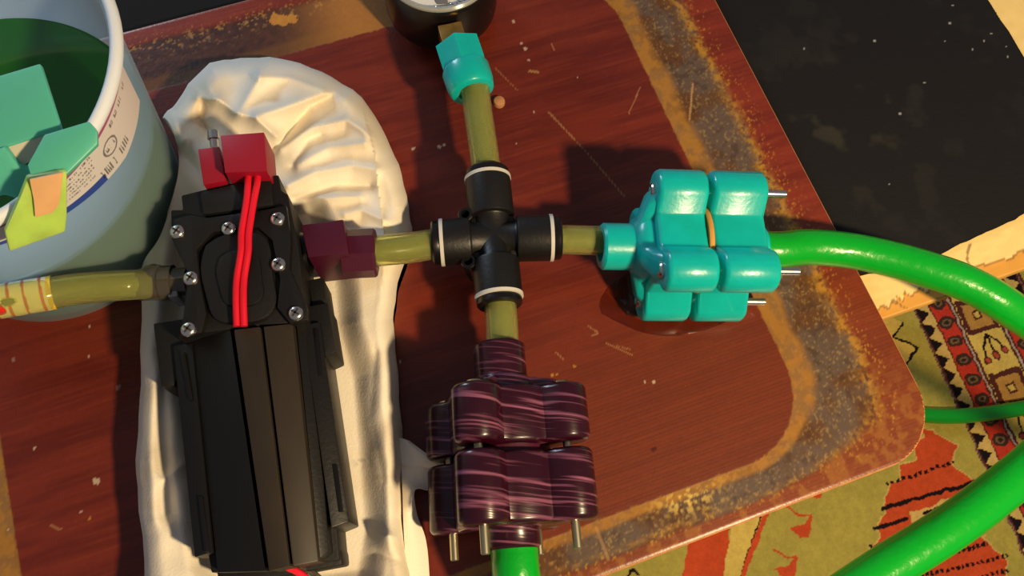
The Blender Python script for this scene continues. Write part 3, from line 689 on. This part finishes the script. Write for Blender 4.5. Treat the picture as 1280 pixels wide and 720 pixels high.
# ------------------------------------------------------------------ cross fitting
cf = thing('cross_fitting', tuple(W(617, 298, 19)), 'black four-way push-fit cross connector with pale rings joining the clear tubes', 'fitting')
c0 = W(617, 299, zc); ends = [W(540, 304, zc), W(701, 297, zc), W(608.5, 213.5, zc), W(625, 383, zc)]
body = G()
nar = []
for e in ends:
    d = e-c0; L_ = d.length; Mx = frame(c0, z=d)
    body.lathe([(6.9, 0), (6.9, 8.2), (7.3, 8.8), (8.9, 9.2), (9.1, 10), (9.1, L_-3.2)], Mx, 36)
    g = G(); g.lathe([(9.0, L_-4.6), (9.35, L_-4.5), (9.35, L_-3.2), (9.0, L_-3.1)], Mx, 36); nar.append(('retaining_ring', g, M['ring']))
    g = G(); g.lathe([(8.4, L_-3.3), (8.7, L_-2.6), (8.7, L_-.7), (8.1, L_), (6.3, L_), (6.1, L_-2)], Mx, 36); nar.append(('release_collar', g, M['blackgloss']))
# webs between the arms
body.box((c0.x, c0.y, c0.z), (17.5, 17.5, 6), 1.5, Matrix.Translation(c0) @ Matrix.Rotation(math.radians(8), 4, 'Z') @ Matrix.Translation(-c0))
bo = obj('cross_body', body, M['black'], cf)
for nm, g, mm_ in nar: obj(nm, g, mm_, cf)
for a, b in ((586, 266), (590, 325)):
    q = W(a, b, 33); g = G(); Mx = frame(Vector((q.x, q.y, 22)), z=(-.15, 0, 1))
    g.lathe([(3.0, -4), (3.0, 9.3), (2.6, 9.8), (1.7, 9.8), (1.6, 3)], Mx, 24); obj('mounting_lug', g, M['blackgloss'], cf)

# ------------------------------------------------------------------ manifolds (two clamped four-lobed halves)
def clover(iso, k=1.1, RL=8.4, OFF=16.3, RC=16.6, n=96, rnd=False):
    out = []
    for i in range(n):
        t = 2*math.pi*i/n; c, s_ = math.cos(t), math.sin(t)
        lo, hi = 8.0, 45.0
        def sd(r):
            x, y = r*c, r*s_
            ds = [math.hypot(x-sx*OFF, y-sy*OFF)-RL for sx in (-1, 1) for sy in (-1, 1)]+([math.hypot(x, y)-19.6] if rnd else [math.hypot(max(abs(x)-RC+2, 0), max(abs(y)-RC+2, 0))-2])
            return -math.log(sum(math.exp(-d/k*1.6) for d in ds))*k/1.6
        r = 45.0
        while sd(r) > iso and r > 5: r -= .15
        out.append((r*c, r*s_))
    return out
def circ(r, n=96): return [(r*math.cos(2*math.pi*i/n), r*math.sin(2*math.pi*i/n)) for i in range(n)]
CL = {i: clover(i) for i in (-1.7, -1.0, -.4, 0)}
CLR = {i: clover(i, rnd=True) for i in CL}
def manifold(root, Mx, mt, lh, rh, gap, inl, outl, spigot_r, outr, boltm, boltlen, headr, CL):
    P = lambda x, prof: [Mx @ Vector((x, a, b)) for a, b in prof]
    def half(nm, x0, x1):
        g = G(); g.loft([P(x0, CL[-1.7]), P(x0+.3, CL[-1.0]), P(x0+.9, CL[-.4]), P(x0+1.8, CL[0]), P(x1-1.8, CL[0]), P(x1-.9, CL[-.4]), P(x1-.3, CL[-1.0]), P(x1, CL[-1.7])])
        return obj(nm, g, mt, root, 50)
    half('inlet_half', -gap/2-lh, -gap/2); half('outlet_half', gap/2, gap/2+rh)
    g = G(); x = -gap/2-lh
    mid = [(a*.55+(circ(11)[i][0])*.45, b*.55+(circ(11)[i][1])*.45) for i, (a, b) in enumerate(CL[-1.7])]
    g.loft([P(x+1, [(a*.86, b*.86) for a, b in CL[-1.7]]), P(x-2.5, mid), P(x-5, circ(11.2)), P(x-6.5, circ(spigot_r+.3)), P(x-6.6, circ(spigot_r))]); obj('neck', g, mt, root, 60)
    g = G(); g.loft([P(x-5.5, circ(spigot_r)), P(x-5.5-inl+1, circ(spigot_r)), P(x-5.5-inl, circ(spigot_r-.9)), P(x-5.5-inl, circ(6.0)), P(x-5.5-inl+3, circ(6.0))]); obj('inlet_spigot', g, mt, root, 40)
    g = G(); x = gap/2+rh; g.loft([P(x-1, circ(outr+1.5)), P(x+1, circ(outr)), P(x+outl-.8, circ(outr)), P(x+outl, circ(outr-.9))]); obj('outlet_collar', g, mt, root, 40)
    for sy in (1, -1):
        for sz in (1, -1):
            q = 16.3; g = G()
            M2 = Mx @ Matrix.Translation((-gap/2-lh, q*sy, q*sz)) @ Matrix.Rotation(math.radians(-90), 4, 'Y')
            g.lathe([(headr, -.4), (headr, 1.0), (headr*.85, 1.5), (headr*.55, 1.6), (headr*.5, .6), (.02, .6)], M2, 20)
            M3 = Mx @ Matrix.Translation((0, q*sy, q*sz)) @ Matrix.Rotation(math.radians(90), 4, 'Y')
            g.lathe([(1.5, -gap/2-lh+1), (1.5, gap/2+rh+boltlen-.3), (1.2, gap/2+rh+boltlen)], M3, 16)
            obj('bolt', g, boltm, root)
# teal one
tm = thing('teal_manifold', tuple(W(870, 330, 0)), 'turquoise four-lobed clamped manifold with steel bolts, lying on the right of the board', 'manifold')
A_ = W(887, 239, 41.5); B_ = W(894, 338, 41.5); C_ = W(856, 377, 8.6)
O_ = (A_+C_)/2; xd = (W(970, 342, 40)-W(822, 340, 44)).normalized()
yd = (A_-B_); Mx = frame(O_, x=xd, z=(B_-C_))
manifold(tm, Mx, M['teal'], 19.5, 21.5, 1.9, 13, 4.5, 9.2, 9.4, M['chrome'], 10, 3.0, CL)
g = G(); g.loft([[Mx @ Vector((x, a, b)) for a, b in circ(r, 48)] for x, r in ((-.95, 17.6), (-.4, 17.9), (.4, 17.9), (.95, 17.6))]); obj('gasket', g, M['strip'], tm)
xT, OT = Mx.to_3x3() @ Vector((1, 0, 0)), Vector(O_)
# purple one
pm = thing('purple_manifold', tuple(W(645, 580, 0)), 'dark purple four-lobed clamped manifold with pale layer lines, at the bottom centre', 'manifold')
A_ = W(601, 567, 49.5); B_ = W(709, 563, 39.5); C_ = W(563, 573, 18.0)
O_ = (B_+C_)/2; xd = W(648, 668, 29)-W(630, 440, 29); Mp = frame(O_, x=xd, z=(A_-C_))
manifold(pm, Mp, M['purple'], 20, 24, 2.4, 14, 7, 9.6, 9.4, M['goldbolt'], 9, 3.1, CLR)
g = G(); g.loft([[Mp @ Vector((x, a, b)) for a, b in circ(15.5, 48)] for x in (-1.2, 1.2)]); obj('gasket', g, M['wine'], pm)
xP, OP = Mp.to_3x3() @ Vector((1, 0, 0)), Vector(O_)

# ------------------------------------------------------------------ hoses
def hose(pts, r, label):
    P = catmull(pts, 12)
    for q in P: q.z = max(q.z, FZ+r+1.4)
    g = G(); g.tube(P, r, 28); return tag(obj('garden_hose', g, M['hose'], smooth=60), label, 'hose')
s0 = OT+xT*(27.2)
hose([s0, s0+xT*8, W(1012, 309, 20), W(1060, 313, 19), W(1110, 323, 20), W(1160, 337, 22), W(1210, 355, 23), W(1262, 385, 20), W(1335, 440, 0), W(1400, 510, -60), W(1490, 600, -160), W(1540, 650, -280), W(1530, 600, -420), W(1450, 505, FZ+9),
      W(1345, 496, FZ+9), W(1280, 510, FZ+9), W(1200, 520, FZ+9), W(1135, 517, FZ+9), W(1050, 505, FZ+9), W(950, 480, FZ+9), W(850, 440, FZ+9)], 7.3, 'bright green garden hose from the turquoise manifold, arching right and returning across the rug')
s1 = OP+xP*(32.4)
hose([s1, s1+xP*8, W(655, 760, 24), W(690, 850, 18), W(790, 905, 13), W(930, 855, 10), W(1010, 779, 9), W(1100, 715, 8), W(1190, 658, 8), W(1270, 597, 6), W(1350, 530, 8), W(1480, 440, 14), W(1640, 390, -10), W(1760, 400, -190), W(1800, 480, -430), W(1900, 560, FZ+9.5), W(2100, 700, FZ+9.5)], 8.2, 'green garden hose from the purple manifold, crossing the bottom right corner above the rug')

# ------------------------------------------------------------------ gauge with teal nut
ga = thing('pressure_gauge', tuple(W(556, -10, 8)), 'round pressure gauge with white dial and black case at the top of the board', 'gauge')
fc = W(548.5, -43, 33); Rg = 24.5; Mg = frame(fc, x=(1, 0, 0), z=(0.03, -.0, 1))
fcx = Matrix.Translation(Vector((0, 0, 0)))
g = G(); g.lathe([(20, -27.5), (23.6, -27), (25.0, -25.5), (25.5, -22), (25.3, -2), (Rg, -.4), (Rg-1.4, -.4), (Rg-1.6, -3.5), (.1, -3.6)], Mg, 72); obj('case', g, M['blackgloss'], ga)
g = G(); g.lathe([(Rg-.1, -1.6), (Rg, .4), (Rg-.9, 1.3), (Rg-2.2, .9), (Rg-2.6, -1.8)], Mg, 72, False); obj('bezel', g, M['clear'], ga)
g = G(); g.lathe([(22.6, -3.4), (22.6, -2.6), (.05, -2.6)], Mg, 72); dl = obj('dial', g, M['dial'], ga)
g = G(); g.lathe([(22.2, -.1), (22.2, .7), (15, 1.2), (.05, 1.4)], Mg, 72); obj('lens', g, M['glass'], ga)
g = G()
for k in range(51):                                        # scale ticks
    t = math.radians(-225+270*k/50-0) if False else math.radians(225-270*k/50); L_ = 2.6 if k % 5 == 0 else 1.4
    g.box((18.8-L_/2, 0, -2.5), (L_, .28, .12), 0, Mg @ Matrix.Rotation(t, 4, 'Z'))
obj('scale_ticks', g, M['ink'], dl, 0)['kind'] = 'stuff'
for a, b in ((546.5, 9.5), (565, 6)):
    pan_screw('dial_screw', W(a, b, 31), (0, 0, 1), 1.0, ga, .8, rec=False)
g = G(); g.pxprism([(543, -1), (559, -4), (560, 3), (546, 4)], 31.2, 30, .2); obj('dial_emblem', g, M['ink'], ga)
for a, b in ((515, 9),):
    q = W(a, b, 30.7); g = G(); g.lathe([(.9, 0), (.9, .2), (.45, .2), (.45, 0)], frame(q, z=(0, 0, 1)), 14, False); obj('dial_numeral', g, M['ink'], ga)
g = G()
for k in range(5): g.box((14.8, -14.0+k*1.3, -2.5), (3.4-.5*(k % 2), .35, .12), 0, Mg @ Matrix.Rotation(math.radians(-14), 4, 'Z'))
obj('dial_print', g, M['ink'], ga, 0)
g = G(); ndl = [(0, -.5), (13, -.12), (13, .12), (0, .5)]; g.prism(ndl, -2.3, -2.0, 0, Mg @ Matrix.Rotation(math.radians(200), 4, 'Z')); g.lathe([(1.8, -2.5), (1.8, -1.5), (.1, -1.3)], Mg, 20); obj('needle', g, M['ink'], ga)
nb = W(596, 136, 28.5); nt_ = W(566, 38, 22); dn = (nt_-W(592, 122, 28.5)); dn.z = -2; dn.normalize()
q = W(566.5, 46, 30) ; Mn = frame(q, x=dn, z=(0, 0, 1)); g = G(); g.box((-1, 0, -4.5), (16, 10.4, 10), .4, Mn); obj('brass_shank', g, M['brass'], ga)
nu = thing('hex_nut_adapter', tuple(W(583, 100, 18)), 'teal plastic hexagonal nut adapter between the gauge and a clear tube', 'adapter')
a = W(575, 66, 29); b = W(590, 112, 29); Mn = frame(a, x=(b-a).normalized(), z=(0, 0, 1)); L_ = (b-a).length
def cx(x, r, n=6, off=0): return [Mn @ Vector((x, r*math.cos(2*math.pi*i/n+off), r*math.sin(2*math.pi*i/n+off))) for i in range(n)]
def ring6(x, f, r): # hexagon to circle blend, 48 points
    out = []
    for i in range(48):
        t = 2*math.pi*i/48; m6 = ((t+math.radians(22)) % (math.pi/3))-math.pi/6; rh = r*math.cos(math.pi/6)/math.cos(m6)
        rr = rh*(1-f)+r*.93*f; out.append(Mn @ Vector((x, rr*math.cos(t), rr*math.sin(t))))
    return out
g = G(); g.loft([ring6(-3.6, .6, 9.0), ring6(-3.0, 0, 10.4), ring6(8.0, 0, 10.4), ring6(9.0, .3, 10.4)]); obj('hex_head', g, M['teal'], nu, 20)
g = G(); g.loft([ring6(8.6, 1, 10.5), ring6(9.4, 1, 10.9), ring6(16, 1, 10.7), ring6(19.6, 1, 9.9), ring6(20.2, 1, 9.0), ring6(20.2, 1, 6.4), ring6(18, 1, 6.4)]); obj('round_skirt', g, M['teal'], nu, 50)
q = W(624, 128, 1); g = G(); g.lathe([(2.6, -1), (2.7, .5), (2.4, 1.6), (1.2, 2.1), (.05, 2.2)], frame(Vector((q.x, q.y, 1)), z=(0, 0, 1)), 20)
tag(obj('glue_drop', g, M['glue']), 'small translucent amber drop on the board beside the teal hex nut', 'drop')

# ------------------------------------------------------------------ spill under the teal manifold
g = G(); pts = catmull([(752, 392, 0), (775, 404, 0), (805, 416, 0), (840, 420, 0), (880, 413, 0), (915, 398, 0), (925, 385, 0), (900, 350, 0), (820, 330, 0), (770, 350, 0), (750, 375, 0), (752, 392, 0)], 5)[:-1]
P = [W(q.x, q.y, 0) for q in pts]; c = sum(P, Vector())/len(P)
g.loft([[c+(q-c)*f_+Vector((0, 0, z_)) for q in P] for f_, z_ in ((1, .02), (.99, .12), (.97, .2), (.9, .22))])
tag(obj('water_spill', g, M['puddle'], smooth=60), 'thin wet water spill on the board below the teal manifold', 'water')

# ------------------------------------------------------------------ bucket
BC = Vector((BCX, BCY, 0)); ZR, RR, RB, ZL = 103.0, 63.4, 51.0, 55.0
rad = lambda z: RB+(RR-1.0-RB)*z/ZR
bk = thing('bucket', (BC.x, BC.y, 0), 'translucent bluish white plastic bucket with printed label at the upper left', 'bucket')
Mb = frame(BC, x=(1, 0, 0), z=(0, 0, 1)); g = G()
prof = [(.1, .2), (RB-3, .2), (RB-.5, 1.2), (RB, 3)]+[(rad(z), z) for z in (10, 30, 50, 70, 95)]+[(rad(ZR)-1.2, ZR-2), (rad(ZR)-2.6, ZR-3)]+[(rad(z)-1.3, z) for z in (95, 70, 50, 30, 10)]+[(RB-2, 3.6), (.1, 1.8)]
g.lathe(prof, Mb, 96, False); obj('bucket_wall', g, M['bucket'], bk, 50)
g = G(); n = 96; rings = []
for k in range(12):
    t = 2*math.pi*k/12; rr = RR-.6+2.0*math.cos(t); zz = ZR-1.2+2.6*math.sin(t); rings.append([Mb @ Vector((rr*math.cos(2*math.pi*i/n), rr*math.sin(2*math.pi*i/n), zz)) for i in range(n)])
g.loft(rings, loop=True); obj('rolled_rim', g, M['rim'], bk, 60)
g = G(); g.lathe([(.1, 3), (RB-2.6, 4), (rad(30)-1.7, 30), (rad(ZL)-1.6, ZL-.2), (rad(ZL)-1.7, ZL), (rad(ZL)-3, ZL-.5), (.1, ZL-.5)], Mb, 96, False)
tag(obj('green_water', g, M['liquid'], smooth=50), 'dark green murky water filling half of the translucent bucket', 'water')
# label: follows the wall; local u = angle, v = height
a0, a1, z0, z1 = math.radians(-112), math.radians(12), 61.0, 91.0; nu_, nv_ = 420, 90
U, Vv = np.meshgrid(np.linspace(a0, a1, nu_), np.linspace(z0, z1, nv_), indexing='ij')
zl_ = 77+np.clip((-20-np.degrees(U))*.28, -3, 10); ZZ = zl_+(Vv-z0)/(z1-z0)*(97.2-zl_)
rr = RB+(RR-1.0-RB)*ZZ/ZR+.25
PV = np.stack([BC.x+rr*np.cos(U), BC.y+rr*np.sin(U), ZZ], -1).reshape(-1, 3)
s_ = (U-a0)*62; C = np.zeros(U.shape+(3,)); C[:] = srgb(222, 220, 220)
C = mixc(C, (sst(s_, 108, 135)*.22), srgb(205, 150, 150))
C = mixc(C, (Vv > 88.6).astype(float)*.9, srgb(165, 40, 120))
C = mixc(C, ((Vv < 67) & (s_ < 100)).astype(float), srgb(52, 80, 170))
def glyphs(v0, v1, s0, s1, pitch, dens, col, seed):
    global C
    rg = np.random.default_rng(seed); x = s0
    while x < s1:
        wd = pitch*rg.uniform(.35, .8)
        if rg.random() < dens:
            mk = (s_ > x) & (s_ < x+wd) & (Vv > v0) & (Vv < v1)
            k = int(rg.integers(0, 3)); mm_ = (v0+v1)/2
            if k == 1: mk &= ~((np.abs(s_-x-wd/2) < wd*.18) & (np.abs(Vv-mm_) < (v1-v0)*.3))
            if k == 2: mk &= ~((s_ > x+wd*.45) & (Vv > mm_))
            C = mixc(C, mk*.8, col)
        x += pitch
IK = srgb(62, 58, 84)
for k_, (v_, h_, sd_) in enumerate([(85.6, 1.6, 1), (82.6, 1.3, 2), (79.8, 1.3, 3), (77, 1.3, 4), (74.2, 1.3, 5), (71.4, 1.3, 6)]):
    glyphs(v_, v_+h_, 66, 100-k_*.5, 1.0, .85, IK if k_ < 3 else srgb(110, 100, 120), sd_)
glyphs(64, 70, 99, 107, 1.0, .95, srgb(30, 28, 36), 7); glyphs(65, 70, 109, 116, 1.3, .9, srgb(30, 28, 36), 8); glyphs(84, 86.5, 112, 128, 1.3, .8, IK, 9)
C = mixc(C, (np.abs(np.hypot((s_-108)/.8, Vv-77)-4.6) < .5)*.8, IK); glyphs(75.5, 78.5, 105.5, 110.5, 1.1, .9, IK, 10)
npobj('printed_label', PV, gridq(nu_, nv_), M['label'], C.reshape(-1, 3), bk, smooth=60)

# teal clip hooked over the bucket's rim
cp = thing('plastic_clip', tuple(W(60, 200, 96)), 'pale teal plastic clip with lime foot hooked over the rim of the bucket', 'clip')
g = G(); g.slab([(-60, 112, 110), (50, 79, 110), (76, 160, 107), (-60, 204, 107)], 2.4, .6); obj('inner_plate', g, M['tealclip'], cp)
g = G(); g.slab([(55, 168, 111), (111, 151, 111), (121, 162, 110), (122, 180, 108), (84, 217, 108), (40, 226, 110), (34, 206, 111)], 2.2, .6); obj('outer_wing', g, M['tealclip'], cp)
g = G(); g.slab([(-30, 196, 108), (6, 184, 108), (22, 206, 105), (34, 210, 104), (40, 230, 100), (26, 250, 98), (6, 244, 98), (-30, 252, 98)], 2.4, .6); obj('side_arm', g, M['tealclip'], cp)
g = G(); g.slab([(6, 184, 106), (56, 168, 106), (44, 198, 103), (24, 208, 103)], 1.2, .2); obj('paper_insert', g, M['card'], cp)
g = G(); g.slab([(34, 222, 111), (84, 214, 110), (84, 270, 98), (82, 290, 94), (12, 315, 98), (6, 290, 103), (26, 248, 110)], 2.4, .7); ft = obj('outer_foot', g, M['lime'], cp)
g = G(); g.slab([(37, 225, 113.2), (79, 216, 112.2), (74, 256, 104.5), (66, 266, 102.5), (44, 272, 104), (42, 250, 108.6)], .9, .2); obj('tan_patch', g, M['tan'], ft)  # thin slab standing in for a yellowish highlight on the foot
